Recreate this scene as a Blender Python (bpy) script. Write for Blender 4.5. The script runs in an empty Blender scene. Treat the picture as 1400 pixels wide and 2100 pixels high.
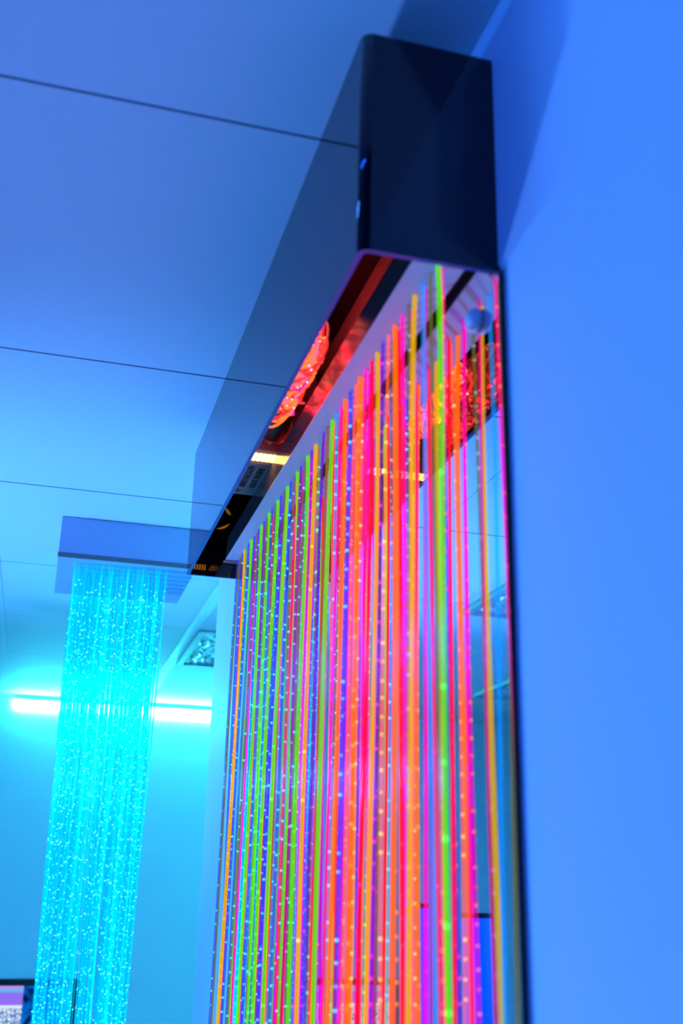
import bpy, bmesh, math, random
from mathutils import Matrix, Vector
random.seed(7)
R = random.random
Z0 = 1.65                       # eye height; floor is z = 0
CEIL = Z0 + .7505
sc = bpy.context.scene
COL = sc.collection

# ---------------------------------------------------------------- helpers
def lin(r, g, b):
    f = lambda c: (c/255)/12.92 if c/255 <= .04045 else (((c/255)+.055)/1.055)**2.4
    return (f(r), f(g), f(b))

def nodes(name):
    m = bpy.data.materials.new(name); m.use_nodes = True
    nt = m.node_tree; nt.nodes.clear()
    out = nt.nodes.new('ShaderNodeOutputMaterial')
    return m, nt, out

def mat(name, col, rough=.5, metal=0, spec=.5, ior=1.5, emit=None, es=0, bump=0, bscale=50, coat=0):
    m, nt, out = nodes(name)
    p = nt.nodes.new('ShaderNodeBsdfPrincipled')
    p.inputs['Base Color'].default_value = (*col, 1)
    p.inputs['Roughness'].default_value = rough
    p.inputs['Metallic'].default_value = metal
    p.inputs['IOR'].default_value = ior
    p.inputs['Specular IOR Level'].default_value = spec
    p.inputs['Coat Weight'].default_value = coat
    if emit:
        p.inputs['Emission Color'].default_value = (*emit, 1)
        p.inputs['Emission Strength'].default_value = es
    if bump:
        tc = nt.nodes.new('ShaderNodeTexCoord'); n = nt.nodes.new('ShaderNodeTexNoise')
        n.inputs['Scale'].default_value = bscale; n.inputs['Detail'].default_value = 4
        b = nt.nodes.new('ShaderNodeBump'); b.inputs['Strength'].default_value = bump
        b.inputs['Distance'].default_value = .002
        nt.links.new(tc.outputs['Object'], n.inputs['Vector'])
        nt.links.new(n.outputs['Fac'], b.inputs['Height'])
        nt.links.new(b.outputs['Normal'], p.inputs['Normal'])
    nt.links.new(p.outputs[0], out.inputs[0])
    return m

def emat(name, col, s):
    m, nt, out = nodes(name)
    e = nt.nodes.new('ShaderNodeEmission')
    e.inputs[0].default_value = (*col, 1); e.inputs[1].default_value = s
    nt.links.new(e.outputs[0], out.inputs[0])
    return m

def fibre_mat(name, tint, glow, s, gloss=.05):
    """clear coloured plastic tube carrying light: tinted transparency + its own glow + a glossy skin"""
    m, nt, out = nodes(name)
    t = nt.nodes.new('ShaderNodeBsdfTransparent'); t.inputs[0].default_value = (*tint, 1)
    e = nt.nodes.new('ShaderNodeEmission'); e.inputs[0].default_value = (*glow, 1); e.inputs[1].default_value = s
    a = nt.nodes.new('ShaderNodeAddShader')
    g = nt.nodes.new('ShaderNodeBsdfGlossy'); g.inputs['Roughness'].default_value = .12
    mx = nt.nodes.new('ShaderNodeMixShader'); mx.inputs[0].default_value = gloss
    nt.links.new(t.outputs[0], a.inputs[0]); nt.links.new(e.outputs[0], a.inputs[1])
    nt.links.new(a.outputs[0], mx.inputs[1]); nt.links.new(g.outputs[0], mx.inputs[2])
    nt.links.new(mx.outputs[0], out.inputs[0])
    m.cycles.emission_sampling = 'NONE'
    return m

def link(name, bm, mats, parent=None, smooth=False, kind=None):
    me = bpy.data.meshes.new(name)
    bmesh.ops.recalc_face_normals(bm, faces=bm.faces)
    bm.to_mesh(me); bm.free()
    if not isinstance(mats, (list, tuple)): mats = [mats]
    for q in mats: me.materials.append(q)
    if smooth:
        for p in me.polygons: p.use_smooth = True
    o = bpy.data.objects.new(name, me); COL.objects.link(o)
    if parent:
        o.parent = parent
        l = Vector((0, 0, 0)); q = parent
        while q: l += q.location; q = q.parent
        o.matrix_parent_inverse = Matrix.Translation(-l)
    if kind: o['kind'] = kind
    return o

def thing(name, label, cat, loc, group=None):
    o = bpy.data.objects.new(name, None); COL.objects.link(o)
    o.empty_display_size = .02
    o.location = loc; o['label'] = label; o['category'] = cat
    if group: o['group'] = group
    return o

def tag(o, label, cat, group=None):
    o['label'] = label; o['category'] = cat
    if group: o['group'] = group
    return o

def box(bm, x0, x1, y0, y1, z0, z1, mi=0, bev=0, segs=2):
    r = bmesh.ops.create_cube(bm, size=1)
    vs = r['verts']
    bmesh.ops.scale(bm, vec=(x1-x0, y1-y0, z1-z0), verts=vs)
    bmesh.ops.translate(bm, vec=((x0+x1)/2, (y0+y1)/2, (z0+z1)/2), verts=vs)
    fs = list({f for v in vs for f in v.link_faces})
    for f in fs: f.material_index = mi
    if bev:
        es = list({e for v in vs for e in v.link_edges})
        bmesh.ops.bevel(bm, geom=es, offset=bev, segments=segs, affect='EDGES', profile=.5)
    return fs

def B(x0, x1, y0, y1, z0, z1, **k):
    bm = bmesh.new(); box(bm, x0, x1, y0, y1, z0, z1, **k); return bm

def cyl(bm, p, q, r, seg=24, r2=None, mi=0, cap=True):
    p = Vector(p); q = Vector(q); d = q-p
    m = Matrix.Translation((p+q)/2) @ d.to_track_quat('Z', 'Y').to_matrix().to_4x4()
    g = bmesh.ops.create_cone(bm, cap_ends=cap, segments=seg, radius1=r, radius2=r if r2 is None else r2,
                              depth=d.length, matrix=m)
    for f in {f for v in g['verts'] for f in v.link_faces}: f.material_index = mi

def ring(bm, c, axis, ro, ri, th, seg=40, mi=0):
    """flat washer, hollow"""
    c = Vector(c); q = Vector(axis).to_track_quat('Z', 'Y')
    L = []
    for (r, h) in ((ro, -th/2), (ro, th/2), (ri, th/2), (ri, -th/2)):
        L.append([bm.verts.new(c + q @ Vector((r*math.cos(2*math.pi*k/seg), r*math.sin(2*math.pi*k/seg), h))) for k in range(seg)])
    for a in range(4):
        for k in range(seg):
            f = bm.faces.new((L[a][k], L[a][(k+1) % seg], L[(a+1) % 4][(k+1) % seg], L[(a+1) % 4][k])); f.material_index = mi

def tube(bm, pts, r, n=8, mi=0, closed=False, capm=None):
    rings = []
    N = len(pts); pts = [Vector(p) for p in pts]
    up = Vector((0.03, .02, 1))
    for i, p in enumerate(pts):
        if closed: d = pts[(i+1) % N]-pts[i-1]
        else: d = pts[min(i+1, N-1)]-pts[max(i-1, 0)]
        d.normalize()
        a = d.cross(Vector((1, 0, .01)) if abs(d.x) < .8 else Vector((0, 0, 1))).normalized(); b = d.cross(a)
        rings.append([bm.verts.new(p+(a*math.cos(2*math.pi*k/n)+b*math.sin(2*math.pi*k/n))*r) for k in range(n)])
    for i in range(N if closed else N-1):
        A = rings[i]; Bq = rings[(i+1) % N]
        for k in range(n):
            f = bm.faces.new((A[k], A[(k+1) % n], Bq[(k+1) % n], Bq[k])); f.material_index = mi
    if not closed:
        for rg in (rings[0], rings[-1][::-1]):
            f = bm.faces.new(rg); f.material_index = mi if capm is None else capm

OCT = [(1,0,0),(-1,0,0),(0,1,0),(0,-1,0),(0,0,1),(0,0,-1)]
def bead(bm, c, r, mi=1, sub=1):
    g = bmesh.ops.create_icosphere(bm, subdivisions=sub, radius=r, matrix=Matrix.Translation(c))
    for f in {f for v in g['verts'] for f in v.link_faces}: f.material_index = mi; f.smooth = True

# ---------------------------------------------------------------- materials
M_wall = mat('wall_paint', (.80, .82, .84), .55, bump=.05, bscale=300)
M_tile = mat('ceiling_tile', (.78, .80, .82), .7, bump=.08, bscale=500)
M_void = mat('ceiling_void', (.02, .02, .025), .9)
M_strip = mat('ceiling_bar', (.80, .82, .84), .45)
M_floor = mat('floor_vinyl', (.05, .06, .09), .5, bump=.05)
M_acryl = mat('black_acrylic', (.003, .003, .011), .02, ior=1.5)
M_edge = mat('acrylic_edge', (.006, .07, .28), .3)  # light gathered at the polished edge is put into this bluer colour
M_tray = mat('black_tray', (.06, .06, .065), .16, ior=1.33)
M_white = mat('white_board', (.62, .60, .60), .45, bump=.05, bscale=200)
M_mirror = mat('mirror', (.86, .88, .9), .012, metal=1)
M_medge = mat('mirror_edge', (.004, .004, .006), .4)
M_dome = mat('white_cap', (.80, .78, .84), .35)
M_engine = mat('engine_case', (.50, .40, .34), .4)
M_label = mat('engine_label', (.42, .40, .36), .5)
M_ink = mat('black_ink', (.004, .004, .004), .5)
M_ferr = mat('black_rubber', (.012, .010, .008), .45)
M_chrome = mat('chrome_ring', (.75, .75, .75), .18, metal=1)
M_lamp = emat('halogen_glow', (1, .42, .06), 22)
M_lampdim = emat('halogen_inner_glow', (1, .36, .02), 6)
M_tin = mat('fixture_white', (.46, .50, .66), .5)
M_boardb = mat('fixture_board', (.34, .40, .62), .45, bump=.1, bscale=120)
M_trim = mat('fixture_trim', (.20, .18, .17), .4, metal=.3)
M_dark = mat('black_plastic', (.008, .008, .012), .3)
M_prism = mat('prismatic_diffuser', (.92, .93, .96), .15, metal=.72)
M_lampframe = mat('luminaire_frame', (.35, .36, .4), .5)

# ---------------------------------------------------------------- the room
def struct(name, bm, m): 
    o = link(name, bm, m); o['kind'] = 'structure'; return o
XW = .3241; YB = 4.87; XL = -1.75; YF = -2.0; XR = 2.2; YC = 2.165
struct('floor', B(XL-.1, XR+.1, YF-.1, YB+.1, -.05, 0), M_floor)
bm = B(XL-.1, XR+.1, YF-.1, YB+.1, CEIL+.0125, CEIL+.08, mi=0)
# mineral tiles between longitudinal metal bars
bars = [-.1696 + i*.5943 for i in range(-4, 5)]
bw = .0181
y0 = .9186 - 5*.6
for i in range(len(bars)-1):
    xa = bars[i]+bw+.0012; xb = bars[i+1]-bw-.0012
    for k in range(15):
        ya = y0+k*.6+.0027; yb = y0+(k+1)*.6-.0027
        xa2, xb2 = max(xa, XL), min(xb, XR); ya2, yb2 = max(ya, YF), min(yb, YB)
        if xb2-xa2 < .02 or yb2-ya2 < .02: continue
        if i == 5 and k == 9: continue      # luminaire takes this cell
        box(bm, xa2, xb2, ya2, yb2, CEIL, CEIL+.0125, mi=1)
for x in bars:
    if XL < x < XR: box(bm, x-bw, x+bw, YF, YB, CEIL-.0006, CEIL+.0125, mi=2)
ceil = struct('ceiling', bm, [M_void, M_tile, M_strip])
struct('wall_right', B(XW, XW+.12, YF, YC, 0, CEIL), M_wall)
struct('wall_alcove', B(XW+.12, XR, YC-.12, YC, 0, CEIL), M_wall)
struct('wall_back', B(XL-.1, XR+.1, YB, YB+.1, 0, CEIL), M_wall)
struct('wall_left', B(XL-.1, XL, YF, YB, 0, CEIL), mat('blue_grey_paint', (.16, .2, .3), .6))
struct('wall_front', B(XL-.1, XW, YF-.1, YF, 0, CEIL), mat('navy_paint', (.004, .008, .09), .6))
struct('wall_far_right', B(XR, XR+.1, YC, YB, 0, CEIL), M_wall)

# ---------------------------------------------------------------- prismatic ceiling luminaires (switched off)
def luminaire(xa, xb, ya, yb, z, label):
    t = thing('ceiling_luminaire', label, 'ceiling light', ((xa+xb)/2, (ya+yb)/2, z), 'prismatic ceiling luminaires')
    bm = bmesh.new(); w = .022
    for q in ((xa, xb, ya, ya+w), (xa, xb, yb-w, yb), (xa, xa+w, ya+w, yb-w), (xb-w, xb, ya+w, yb-w)):
        box(bm, *q, z-.006, z+.011)
    link('frame', bm, M_lampframe, t)
    bm = bmesh.new(); n = 20
    dx = (xb-xa-2*w)/n; dy = (yb-ya-2*w)/n
    for i in range(n):
        for j in range(n):
            a = xa+w+i*dx; b = ya+w+j*dy
            vs = [bm.verts.new(v) for v in ((a, b, z+.006), (a+dx, b, z+.006), (a+dx, b+dy, z+.006), (a, b+dy, z+.006))]
            c = bm.verts.new((a+dx/2+random.uniform(-1, 1)*dx*.38, b+dy/2+random.uniform(-1, 1)*dy*.38, z+.006-random.uniform(.004, .015)))
            for k in range(4): bm.faces.new((vs[k], vs[(k+1) % 4], c))
    link('diffuser', bm, M_prism, t)
luminaire(.4427+.002, 1.0008-.002, 3.3186+.003, 3.9186-.003, CEIL, 'square prismatic ceiling light beside the corner, past the shower of cyan fibres')
luminaire(-1.05, -.49, 2.23, 2.79, CEIL-.008, 'square prismatic ceiling light reflected as a violet wedge, upper of two in the mirror edge')
luminaire(-1.62, -1.06, 3.50, 4.10, CEIL-.008, 'square prismatic ceiling light reflected as a bright cyan wedge, lower in the mirror edge')

# ---------------------------------------------------------------- LED strips: the back wall's own, then fill added on the left wall
M_ledc = emat('led_cyan', (.04, .80, 1.0), 340)
M_fillb = emat('fill_blue', (.034, .23, 1.0), 165)
M_ledp = mat('led_profile', (.3, .3, .33), .4)
def led(name, x0, x1, y0, y1, z0, z1, m, label, lip=0):
    t = thing(name, label, 'led strip', ((x0+x1)/2, (y0+y1)/2, z0), None)
    link('diffuser', B(x0, x1, y0, y1, z0, z1), m, t)
    bm = bmesh.new()
    box(bm, x0, x1+lip, y0, y1, z1, z1+.003)
    link('profile', bm, M_ledp, t)
    return t
led('led_strip', -.13, XR-.05, YB-.010, YB-.0005, CEIL-.060, CEIL-.024, M_ledc, 'glowing white cyan light strip along the top of the back wall')
led('led_strip', XL+.0005, XL+.032, 1.7, 3.2, CEIL-.45, CEIL-.41, M_fillb, 'added blue fill strip along the left wall, lighting the room from out of view')  # added out of view to light the ceiling and right wall

M_fillv = emat('fill_deep_blue', (.004, .10, 1.0), 110)
led('led_strip', XL+.0005, XL+.03, -1.0, .7, CEIL-.085, CEIL-.055, M_fillv, 'added deep blue fill strip high on the left wall behind the camera', .09)  # added fill for the wall in the housing's shadow; lip shields the ceiling

# unseen projector added low on the left for blue light, aligned with the housing's shadow
SP = Vector((-1.15, 2.35, .62)); AIM = SP+Vector((.66, -.66, .43))
pj = thing('added_projector', 'added blue projector tilted up on a low stand, lighting the room from out of view', 'projector', (SP.x-.1, SP.y+.07, 0))
q = (AIM-SP).normalized()
bm = bmesh.new(); cyl(bm, SP-q*.26, SP-q*.03, .06, 32); link('body', bm, M_dark, pj)
bm = bmesh.new(); cyl(bm, SP-q*.035, SP-q*.022, .05, 32); link('lens', bm, emat('added_projector_lens', (.06, .3, 1), 3), pj)
c = SP-q*.15
bm = bmesh.new(); cyl(bm, (c.x, c.y, .02), (c.x, c.y, c.z-.03), .014, 16); cyl(bm, (c.x, c.y, 0), (c.x, c.y, .02), .14, 32)
link('stand', bm, M_dark, pj)
ld = bpy.data.lights.new('added_spot', 'SPOT'); ld.energy = 210; ld.color = (.085, .29, 1.0)
ld.spot_size = math.radians(66); ld.spot_blend = 1; ld.shadow_soft_size = .10
def spot(ld, aim):
    lo = bpy.data.objects.new(ld.name, ld); COL.objects.link(lo); lo.parent = pj
    lo.matrix_parent_inverse = Matrix.Translation(-pj.location)
    lo.matrix_basis = Matrix.Translation(SP) @ (-aim).to_track_quat('Z', 'Y').to_matrix().to_4x4()
spot(ld, q)
l2 = ld.copy(); l2.energy = 330; l2.spot_size = math.radians(60); l2.color = (.08, .32, 1)  # second spot added at the same lens to brighten the ceiling
spot(l2, Vector((1.05, .02, 1.78)).normalized())

# ---------------------------------------------------------------- main fibre curtain
XF = .2031; ZT = Z0+.7043; ZB = Z0+.4828; YN = .7093; YFAR = 1.7276; TH = .005
XM = .3185                                   # mirror face
ZTR = Z0+.511                                # underside of the white panel
XTR = .2645
cur = thing('fibre_optic_curtain', 'glossy dark wall housing below the ceiling with a rainbow curtain of light fibres', 'fibre optic light', (.264, 1.218, ZB))
# housing: U-shaped shell with rounded vertical corners, open below, closed above
def shell_outline(inset):
    x0, y0_, y1_ = XF+inset, YN+inset, YFAR-inset; r = .009-inset*.8
    xr = XW-.0005
    pts = [(xr, y0_)]
    rr = .006
    for k in range(7):
        a = math.pi*1.5 - k*math.pi/12
        pts.append((x0+r+r*math.cos(a), y0_+r+r*math.sin(a)))
    for k in range(5):
        a = math.pi - k*math.pi/8
        pts.append((x0+.003+.003*math.cos(a), y1_-.003+.003*math.sin(a)))
    pts.append((xr, y1_))
    return pts
bm = bmesh.new()
O = shell_outline(0); I = shell_outline(TH)
def loop(pts, z): return [bm.verts.new((x, y, z)) for x, y in pts]
ob, ot = loop(O, ZB), loop(O, ZT-.003)
oi = loop([(x+(.002 if x < .3 else 0), y+(.002 if y < 1.2 else -.002)) for x, y in O], ZT)
ib, it = loop(I, ZB), loop(I, ZT-TH)
n = len(O)
for k in range(n-1):
    for (a, b, mi) in ((ob, ot, 0), (ot, oi, 0), (ib, ob, 1), (it, ib, 0)):
        f = bm.faces.new((a[k], a[k+1], b[k+1], b[k])); f.material_index = mi
for (k) in (0, n-1):
    bm.faces.new((ob[k], ib[k], it[k], ot[k]))
bm.faces.new(oi); bm.faces.new(it)
bm.faces.new((ot[0], ot[n-1], oi[n-1], oi[0])) if False else None
h = link('housing', bm, [M_acryl, M_edge], cur)
for p in h.data.polygons:
    if abs(p.normal.z) < .2 and len(p.vertices) == 4 and p.area < .02: p.use_smooth = True
# tray carrying the strands
bm = bmesh.new()
fs = box(bm, XTR, .3125, YN+TH+.001, YFAR-TH-.001, ZTR+.0015, ZTR+.036)
link('tray', bm, M_tray, cur)
link('strand_panel', B(XTR, .3125, YN+TH+.002, YFAR-TH-.002, ZTR, ZTR+.0014), M_white, cur)
for yy in (YN+TH+.0005, YFAR-TH-.0085):
    link('end_clip', B(XTR-.003, .315, yy+.0005, yy+.008, ZTR-.0035, ZTR-.0002, bev=.0005), M_white, cur)
link('back_spacer', B(.3135, .3165, YN+.01, YFAR-.01, ZTR+.012, ZTR+.03), M_ferr, cur)

# strands --------------------------------------------------------
K = {}
def fm(k, tint, glow, s): K[k] = fibre_mat('fibre_'+k, tint, lin(*glow), s*.78)
fm('green',  (.35, .75, .10), (110, 230, 0), .62)
fm('olive',  (.50, .54, .30), (140, 135, 60), .34)
fm('clear',  (.52, .56, .50), (140, 135, 115), .30)
fm('cyan',   (.45, .80, 1.0), (0, 160, 255), .38)
fm('blue',   (.42, .50, .95), (60, 90, 235), .30)
fm('violet', (.65, .36, .95), (150, 40, 210), .22)
fm('yellow', (.70, .62, .05), (235, 185, 0), .62)
fm('orange', (.90, .40, .15), (255, 120, 0), .75)
fm('salmon', (.95, .60, .55), (255, 95, 60), .60)
fm('pink',   (.98, .14, .95), (255, 20, 120), .62)
fm('magenta',(.85, .08, .90), (225, 0, 130), .48)
fm('red',    (.95, .08, .28), (255, 10, 30), .80)
fm('aqua',   (.40, .80, .70), (40, 200, 150), .25)
Bd = {}
for k, c, s in (('white', (205, 200, 255), 1.0), ('cyan', (60, 220, 255), 1.6), ('green', (110, 255, 120), 1.5),
                ('red', (255, 60, 70), 1.2), ('coral', (255, 140, 90), 1.5), ('pink', (255, 60, 190), 1.3), ('gold', (255, 215, 120), 1.7)):
    m = emat('spark_'+k, lin(*c), s); m.cycles.emission_sampling = 'NONE'; Bd[k] = m

row1 = ('green olive cyan yellow olive pink orange salmon violet yellow red pink orange salmon blue orange pink cyan '
        'green olive violet aqua yellow violet green clear violet green clear blue green clear blue green clear blue green clear blue '
        'green blue clear blue green blue aqua yellow blue olive blue').split()
row2 = ('pink red magenta red magenta violet red clear pink magenta blue pink salmon magenta violet pink red clear red magenta pink '
        'violet red magenta pink blue magenta clear red magenta cyan red violet magenta blue violet red magenta clear red violet '
        'pink clear magenta aqua violet pink clear red blue').split()
def bead_kind(k, y):
    far = (y-.75)/.97
    if k in ('green', 'aqua'): return 'green' if R() < .7 else 'cyan'
    if k in ('cyan', 'blue'): return 'cyan'
    if k == 'violet': return 'white' if R() < .6 else 'pink'
    if k in ('clear', 'olive'): return ('red' if R() < .5 else 'coral') if (R() > far*1.6) else ('cyan' if R() < .6 else 'white')
    if k in ('yellow',): return 'coral' if R() < .5 else 'gold'
    if k == 'orange': return 'coral'
    if k == 'salmon': return 'gold' if R() < .5 else 'coral'
    return ('coral' if R() < .4 else 'red') if R() > far*.8 else ('white' if R() < .6 else 'pink')

def strand(parent, x, y, ztop, zbot, kind, mats, rad, beadk, sp, zbead, nseg=26, drift=.007, bx=None, by=None, name='fibre_strand', bs=1.12, skip=.25, bm=None, xmax=None):
    own = bm is None
    if own: bm = bmesh.new()
    dx = random.uniform(-1, 1)*drift if bx is None else bx-x
    dy = random.uniform(-1, 1)*drift*1.1 if by is None else by-y
    ph = R()*6.28; am = random.uniform(.0006, .002); hx = random.uniform(-.002, .0015)
    def P(z):
        u = (ztop-z)/(ztop-zbot)
        e = 1-math.exp(-u*30)                         # the little bend where it leaves its hole
        xx = x+hx*e+dx*u+am*math.sin(ph+u*9)*e
        if xmax: xx = min(xx, xmax)
        return Vector((xx, y+dy*u+.004*e*math.cos(ph)+am*math.cos(ph*2+u*7)*e, z))
    zs = [ztop-.0, ztop-.004, ztop-.01, ztop-.02, ztop-.035]
    zs += [ztop-.035-(ztop-.035-zbot)*k/nseg for k in range(1, nseg+1)]
    tube(bm, [P(z) for z in zs], rad, 8)
    for f in bm.faces: f.smooth = True
    z = ztop-R()*sp
    on = True
    while beadk and z > zbead:
        z -= sp*random.uniform(.88, 1.12)
        if R() < skip: continue
        bead(bm, P(z)+Vector((-.0002, -.0004, 0)), rad*bs*random.uniform(.85, 1.1))
    if own:
        return link(name, bm, mats, parent)

for r, (row, xx, yoff) in enumerate(((row1, .2862, 0), (row2, .2925, .0085))):
    for k in range(50):
        kind = row[k]
        if r == 1 and k in (1, 3, 5, 8, 10, 13): continue
        y = .752+yoff+k*.0195
        if y > YFAR-TH-.006: y = YFAR-TH-.006-R()*.003
        bk = bead_kind(kind, y)
        spark = R() < (.8 if kind in ('clear', 'cyan', 'blue', 'salmon', 'violet', 'aqua', 'pink') else .45)
        if not spark: bk_ = None
        dense = kind not in ('green', 'yellow', 'orange', 'red', 'magenta') or R() < .35
        rad = {'green': .0026, 'yellow': .0025, 'orange': .0026, 'red': .0023}.get(kind, .0019)*random.uniform(.88, 1.08)*(1 if r == 0 else .8)
        strand(cur, xx+random.uniform(-.0006, .0006), y, ZTR, .30, kind, [K[kind], Bd[bk]], rad, spark,
               (.0165 if dense else .05)*random.uniform(.9, 1.25), Z0-.45, drift=.017, xmax=XM-.004, skip=.3 if dense else .45, bs=.95)

# fibre bundle coiled in the housing ---------------------------------
bm = bmesh.new()
cm = [emat('coil_orange', (1, .11, .02), 2.4), emat('coil_pink', (1, .012, .02), 16), emat('coil_red', (1, .02, .02), 1.6),
      emat('coil_spark', (1, .35, .35), 4), emat('coil_magenta', (.7, .012, .35), 1.4), emat('coil_dim', (.9, .06, .05), 1.0)]
cc = Vector((.2355, 1.075, Z0+.563))
for i in range(104):
    rx = random.uniform(.010, .0235); rz = random.uniform(.014, .036); yo = random.uniform(-.035, .080)
    ph = R()*6.28; ty = random.uniform(.008, .045); zo = random.uniform(-1, 1)*(.037-rz); xo = random.uniform(-1, 1)*(.0245-rx)
    pts = [cc+Vector((xo+rx*math.cos(2*math.pi*k/26), yo+ty*math.sin(2*math.pi*k/26+ph), zo+rz*math.sin(2*math.pi*k/26+.4))) for k in range(26)]
    mi = random.choice((0, 0, 0, 1, 2, 2, 4, 5, 5))
    tube(bm, pts, .0016, 6, mi=mi, closed=True)
    for q in range(2):
        bead(bm, random.choice(pts)+Vector((0, -.0008, -.0008)), .0012, mi=3)
for i in range(80):                                # fan of fibres from the ferrule into the coil
    a = R()*6.28; rr = .017*math.sqrt(R())
    s = Vector((.250+rr*math.cos(a), 1.20, Z0+.580+rr*math.sin(a)))
    e = cc+Vector((random.uniform(-.022, .020), random.uniform(-.05, .08), random.uniform(-.036, .03)))
    m1 = s+Vector((0, -.02, 0)); pts = []
    for k in range(9):
        t = k/8
        pts.append(s*(1-t)**2+m1*2*t*(1-t)+e*t*t+Vector((0, 0, -.006*math.sin(math.pi*t))))
    tube(bm, pts, .0016, 6, mi=random.choice((0, 1, 2, 2, 4, 5)))
for f in bm.faces: f.smooth = True
link('fibre_bundle', bm, cm, cur)

# ---------------------------------------------------------------- light engine on the tray
EZ = Z0+.547
eng = thing('light_engine', 'grey halogen light engine box with glowing amber vents inside the wall housing', 'light source', (.262, 1.395, EZ))
EY0, EY1, EX0, EX1, EZ1 = 1.304, 1.486, .2115, .3155, Z0+.695
link('case', B(EX0, EX1, EY0, EY1, EZ, EZ1, bev=.0015), M_engine, eng)
link('label_plate', B(.2135, .2635, 1.352, 1.478, EZ-.0006, EZ+.0002), M_label, eng)
for i in range(8):
    xa = .2155+i*.0065
    link('vent', B(xa, xa+.0046, 1.318, 1.343, EZ-.0008, EZ+.0004), M_lamp, eng)
for i in range(5):
    xa = .2435+i*.0048
    link('vent', B(xa, xa+.0026, EY1-.0004, EY1+.0008, Z0+.560, Z0+.570), M_lampdim, eng)
def text(s, size, loc, rot, m, parent, name, sx=1):
    cu = bpy.data.curves.new(name, 'FONT'); cu.body = s; cu.size = size; cu.extrude = .0002; cu.align_x = 'LEFT'
    cu.offset = size*.035
    ob = bpy.data.objects.new('t', cu); COL.objects.link(ob)
    dg = bpy.context.evaluated_depsgraph_get(); dg.update()
    me = bpy.data.meshes.new_from_object(ob.evaluated_get(dg)); 
    COL.objects.unlink(ob); bpy.data.objects.remove(ob)
    me.transform(Matrix.Translation(loc) @ rot @ Matrix.Diagonal((sx, 1, 1, 1)))
    me.materials.clear(); me.materials.append(m)
    o = bpy.data.objects.new(name, me); COL.objects.link(o); o.parent = parent
    o.matrix_parent_inverse = Matrix.Translation(-parent.location)
    return o
# reads towards the camera on the underside: right = -y, up = -x, normal = -z
ROT = Matrix(((0, -1, 0, 0), (-1, 0, 0, 0), (0, 0, -1, 0), (0, 0, 0, 1)))
text('MINI HALOGEN', .0125, (.2455, 1.450, EZ-.0009), ROT, M_ink, eng, 'lettering', .98)
text('LIGHT ENGINE', .0125, (.2600, 1.450, EZ-.0009), ROT, M_ink, eng, 'lettering', .98)
bm = bmesh.new(); ring(bm, (.2385, 1.466, EZ-.0009), (0, 0, -1), .0048, .0041, .0004, 24)
box(bm, .2365, .2405, 1.4645, 1.4660, EZ-.0011, EZ-.0007); box(bm, .2375, .2385, 1.462, 1.470, EZ-.0011, EZ-.0007)
link('emblem', bm, M_ink, eng)
bm = bmesh.new(); ring(bm, (.253, EY0-.004, Z0+.582), (0, 1, 0), .0285, .0235, .007); ring(bm, (.253, EY0-.011, Z0+.582), (0, 1, 0), .0270, .0225, .005)
link('port_ring', bm, M_chrome, eng, smooth=False)
bm = bmesh.new(); cyl(bm, (.252, EY0-.001, Z0+.580), (.2505, 1.195, Z0+.580), .0212, 32)
link('ferrule', bm, M_ferr, eng)
bm = bmesh.new(); ring(bm, (.285, EY1+.002, Z0+.668), (0, 1, 0), .0275, .0245, .004)
link('fan_ring', bm, M_chrome, eng)
bm = bmesh.new()
for a0, a1 in ((-100, -25), (20, 60)):
    P0 = []; P1 = []
    for k in range(13):
        a = math.radians(a0+(a1-a0)*k/12); w = .004*math.sin(math.pi*k/12)
        P0.append(bm.verts.new((.285+.024*math.cos(a), EY1+.0012, Z0+.668+.024*math.sin(a))))
        P1.append(bm.verts.new((.285+(.0235-w)*math.cos(a), EY1+.0012, Z0+.668+(.0235-w)*math.sin(a))))
    for k in range(12): bm.faces.new((P0[k], P0[k+1], P1[k+1], P1[k]))
bmesh.ops.solidify(bm, geom=bm.faces[:], thickness=.0008)
link('lamp_glow', bm, M_lampdim, eng)

# ---------------------------------------------------------------- mirror
mir = thing('wall_mirror', 'tall frameless mirror on the right wall behind the rainbow fibre curtain', 'mirror', (XM, 1.22, .25))
bm = bmesh.new()
prof = [(.6985, .25), (1.722, .25), (1.722, Z0+.560), (.7165, Z0+.560), (.7165, ZB-.0012), (.6985, ZB-.0012)]
va = [bm.verts.new((XM, y, z)) for y, z in prof]; vb = [bm.verts.new((XM+.003, y, z)) for y, z in prof]
bm.faces.new(va); bm.faces.new(vb)
for k in range(6): bm.faces.new((va[k], va[(k+1) % 6], vb[(k+1) % 6], vb[k]))
for f in bm.faces: f.material_index = 1
for f in bm.faces:
    c = f.calc_center_median()
    if abs(c.x-XM) < 1e-5: f.material_index = 0
link('glass', bm, [M_mirror, M_medge], mir)
def dome(y, z):
    bm = bmesh.new()
    bmesh.ops.create_uvsphere(bm, u_segments=32, v_segments=16, radius=.0108)
    bmesh.ops.bisect_plane(bm, geom=bm.verts[:]+bm.edges[:]+bm.faces[:], plane_co=(.003, 0, 0), plane_no=(1, 0, 0), clear_outer=True)
    bmesh.ops.scale(bm, vec=(.78, 1, 1), verts=bm.verts)
    bmesh.ops.translate(bm, vec=(XM-.0035, y, z), verts=bm.verts)
    return link('fixing_cap', bm, M_dome, mir, smooth=True)
dome(.742, Z0+.4535)

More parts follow.
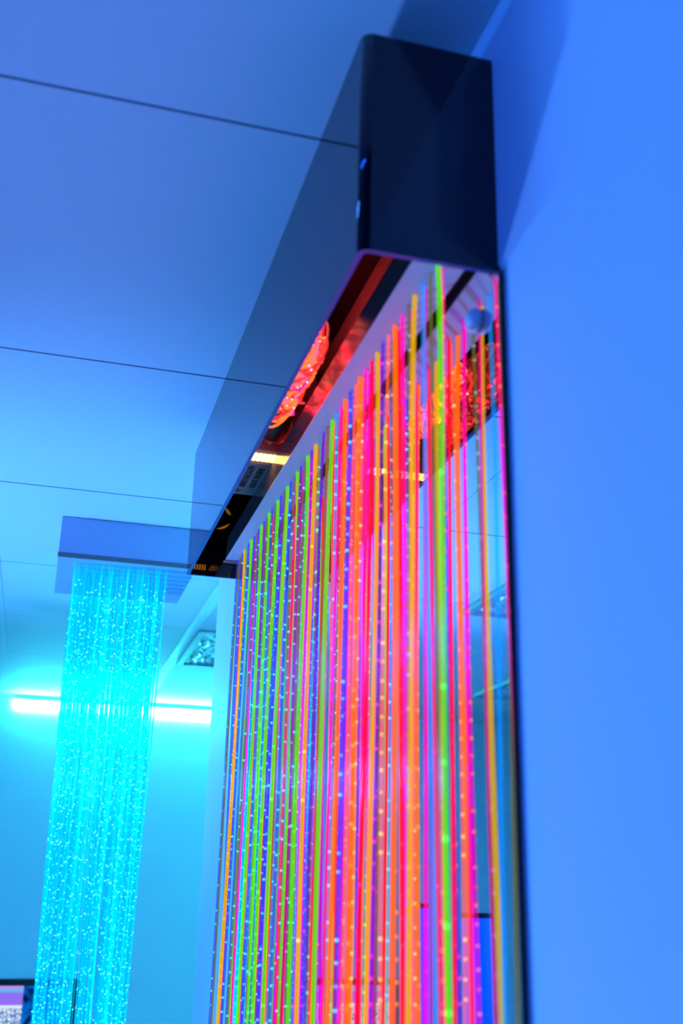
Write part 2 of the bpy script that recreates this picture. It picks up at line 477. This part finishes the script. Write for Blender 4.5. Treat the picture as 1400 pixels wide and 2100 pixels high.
# ---------------------------------------------------------------- cyan fibre shower hanging from the ceiling
FX0, FX1, FY0, FY1, FZ = -.010, .290, 2.300, 2.625, CEIL-.094
sh = thing('fibre_optic_shower', 'square white ceiling box with a hanging shower of cyan fibres before the back wall', 'fibre optic light', (.14, 2.46, FZ))
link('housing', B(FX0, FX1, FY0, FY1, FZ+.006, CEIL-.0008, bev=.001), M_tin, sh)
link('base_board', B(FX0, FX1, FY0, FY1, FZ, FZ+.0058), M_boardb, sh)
tr = link('trim_strip', B(FX0-.001, FX1+.001, FY0-.0025, FY0-.0002, FZ, FZ+.0105), M_trim, sh)
for xx in (FX0+.026, FX1-.022):
    bm = bmesh.new(); cyl(bm, (xx, FY0-.0022, FZ+.006), (xx, FY0-.004, FZ+.006), .0016, 12)
    s = link('screw', bm, M_dark, tr)
SM = [fibre_mat('shower_fibre', (.22, .92, .99), lin(0, 175, 250), .13, .05), fibre_mat('shower_fibre_bright', (.35, .97, 1), lin(0, 210, 250), .18, .05)]
SB = emat('shower_spark', lin(130, 250, 255), 1.35); SB.cycles.emission_sampling = 'NONE'
def bmap(u):
    if u < .42: return u*.98
    if u < .48: return .49+(u-.42)*.4
    if u < .60: return .56+(u-.48)*.75
    return .70+(u-.60)*.75
extra = bmesh.new()
spots = []
for j in range(6):
    for i in range(28):
        u = (i+.5+random.uniform(-.35, .35)+(.5 if j % 2 else 0)-.25)/28
        u = min(max(u, .005), .995); spots.append((u, j))
order = sorted(range(len(spots)), key=lambda q: spots[q][1])
for q, idx in enumerate(order):
    u, j = spots[idx]
    x = .026+u*.208; y = 2.335+j*.036+random.uniform(-.008, .008)
    bxx = .045+bmap(u)*.172+random.uniform(-.003, .003); byy = 2.36+j*.02
    # path is built to the bottom at z=.55, beads down to below the frame
    args = dict(rad=.0019*random.uniform(.85, 1.15), beadk=True, sp=.034, zbead=Z0-.5, nseg=22, bs=1.05, skip=.42)
    if q < 100:
        strand(sh, x, y, FZ, Z0-.55, 'c', [random.choice(SM), SB], bx=bxx, by=byy, **args)
    else:
        strand(None, x, y, FZ, Z0-.55, 'c', None, bx=bxx, by=byy, bm=extra, **args)
link('fibre_strand', extra, [SM[0], SB], sh, kind='stuff')

# ---------------------------------------------------------------- screen on the back wall
tv = thing('wall_screen', 'wide black framed screen low on the back wall showing violet and pebbled white panels', 'screen', (-.36, YB-.03, Z0-1.05))
TX0, TX1, TZ0, TZ1 = -.98, .250, Z0-1.05, Z0-.392
bm = bmesh.new(); w = .024
for q in ((TX0, TX1, TZ1-w, TZ1), (TX0, TX1, TZ0, TZ0+w), (TX0, TX0+w, TZ0+w, TZ1-w), (TX1-w, TX1, TZ0+w, TZ1-w)):
    box(bm, q[0], q[1], YB-.045, YB-.002, q[2], q[3])
link('frame', bm, M_dark, tv)
def screen_mat():
    m, nt, out = nodes('screen_picture')
    N = nt.nodes; L = nt.links
    tc = N.new('ShaderNodeTexCoord'); se = N.new('ShaderNodeSeparateXYZ'); L.new(tc.outputs['Object'], se.inputs[0])
    no = N.new('ShaderNodeTexNoise'); no.inputs['Scale'].default_value = 9; no.inputs['Distortion'].default_value = 1.5
    L.new(tc.outputs['Object'], no.inputs['Vector'])
    r1 = N.new('ShaderNodeValToRGB'); e = r1.color_ramp.elements
    e[0].position = .38; e[0].color = (0, .01, .08, 1); e[1].position = .72; e[1].color = (0, .55, 1, 1)
    e2 = r1.color_ramp.elements.new(.55); e2.color = (.0, .16, .75, 1)
    L.new(no.outputs['Fac'], r1.inputs[0])
    vo = N.new('ShaderNodeTexVoronoi'); vo.inputs['Scale'].default_value = 75; vo.feature = 'DISTANCE_TO_EDGE'
    L.new(tc.outputs['Object'], vo.inputs['Vector'])
    r2 = N.new('ShaderNodeValToRGB'); e = r2.color_ramp.elements
    e[0].position = .04; e[0].color = (.02, .12, .6, 1); e[1].position = .16; e[1].color = (.8, .95, 1, 1)
    L.new(vo.outputs['Distance'], r2.inputs[0])
    # vertical bands in the left panel
    mr = N.new('ShaderNodeMapRange'); mr.inputs['From Min'].default_value = Z0-.62; mr.inputs['From Max'].default_value = Z0-.41
    L.new(se.outputs['Z'], mr.inputs['Value'])
    r3 = N.new('ShaderNodeValToRGB'); r3.color_ramp.interpolation = 'CONSTANT'; e = r3.color_ramp.elements
    e[0].position = 0; e[0].color = (1, 1, 1, 1); e[1].position = .575; e[1].color = (.7, .9, 1, 1)
    for ps, c in ((.62, (.30, .17, .95, 1)), (.845, (.05, .55, .95, 1)), (.885, (.42, .33, .92, 1))):
        q = r3.color_ramp.elements.new(ps); q.color = c
    L.new(mr.outputs[0], r3.inputs[0])
    lt = N.new('ShaderNodeMath'); lt.operation = 'LESS_THAN'; lt.inputs[1].default_value = Z0-.500
    L.new(se.outputs['Z'], lt.inputs[0])
    mx = N.new('ShaderNodeMix'); mx.data_type = 'RGBA'
    L.new(lt.outputs[0], mx.inputs[0]); L.new(r3.outputs[0], mx.inputs[6]); L.new(r2.outputs[0], mx.inputs[7])
    lx = N.new('ShaderNodeMath'); lx.operation = 'LESS_THAN'; lx.inputs[1].default_value = .037
    L.new(se.outputs['X'], lx.inputs[0])
    m2 = N.new('ShaderNodeMix'); m2.data_type = 'RGBA'
    L.new(lx.outputs[0], m2.inputs[0]); L.new(r1.outputs[0], m2.inputs[6]); L.new(mx.outputs[2], m2.inputs[7])
    em = N.new('ShaderNodeEmission'); em.inputs[1].default_value = .95
    L.new(m2.outputs[2], em.inputs[0]); L.new(em.outputs[0], out.inputs[0])
    m.cycles.emission_sampling = 'NONE'
    return m
link('screen', B(TX0+w, TX1-w, YB-.020, YB-.004, TZ0+w, TZ1-w), screen_mat(), tv)

# ---------------------------------------------------------------- bubble tubes seen in the mirror
def bubble_tube(x, y, r, top, label):
    t = thing('bubble_tube', label, 'bubble tube', (x, y, 0), 'bubble tubes reflected in the mirror')
    bm = bmesh.new(); cyl(bm, (x, y, .001), (x, y, .28), r*1.9, 40); link('base', bm, M_dark, t, smooth=False)
    bm = bmesh.new(); cyl(bm, (x, y, .28), (x, y, top-.012), r, 40)
    link('column', bm, [mat('tube_water', (.03, .14, .9), .12, emit=(.0, .10, 1), es=.3)], t, smooth=False)
    bm = bmesh.new(); cyl(bm, (x, y, top-.012), (x, y, top), r*1.03, 40); link('cap', bm, M_dark, t)
bubble_tube(-.52, 2.80, .040, Z0-.067, 'broad blue bubble tube reflected low in the mirror near its right edge')
bubble_tube(-.42, 2.95, .018, Z0-.048, 'slim blue bubble tube reflected in the mirror behind the fibres')

# ---------------------------------------------------------------- world, camera
w = bpy.data.worlds.new('World'); sc.world = w; w.use_nodes = True
w.node_tree.nodes['Background'].inputs[0].default_value = (0, 0, 0, 1)
w.node_tree.nodes['Background'].inputs[1].default_value = 0
Rm = Matrix(((0.9627997276679932, -0.26939961468951, 0.02098885436564396),
             (-0.10786809856958726, -0.31196381188201755, 0.943950768518689),
             (-0.24775221030985847, -0.911099570673363, -0.3294182973142125)))
cam = bpy.data.cameras.new('camera'); co = bpy.data.objects.new('camera', cam); COL.objects.link(co)
co.matrix_world = Matrix.Translation((0, 0, Z0)) @ Rm.transposed().to_4x4()
cam.sensor_fit = 'HORIZONTAL'; cam.sensor_width = 24; cam.lens = 2180.63/1400*24
cam.clip_start = .02; cam.clip_end = 50
cam.dof.use_dof = True; cam.dof.focus_distance = 1.75; cam.dof.aperture_fstop = 5.0
sc.camera = co
sc.view_settings.view_transform = 'Standard'; sc.view_settings.look = 'None'
sc.view_settings.exposure = 0; sc.view_settings.gamma = 1
sc.view_settings.use_curve_mapping = False
sc.cycles.max_bounces = 12; sc.cycles.transparent_max_bounces = 40; sc.cycles.glossy_bounces = 5; sc.cycles.diffuse_bounces = 4
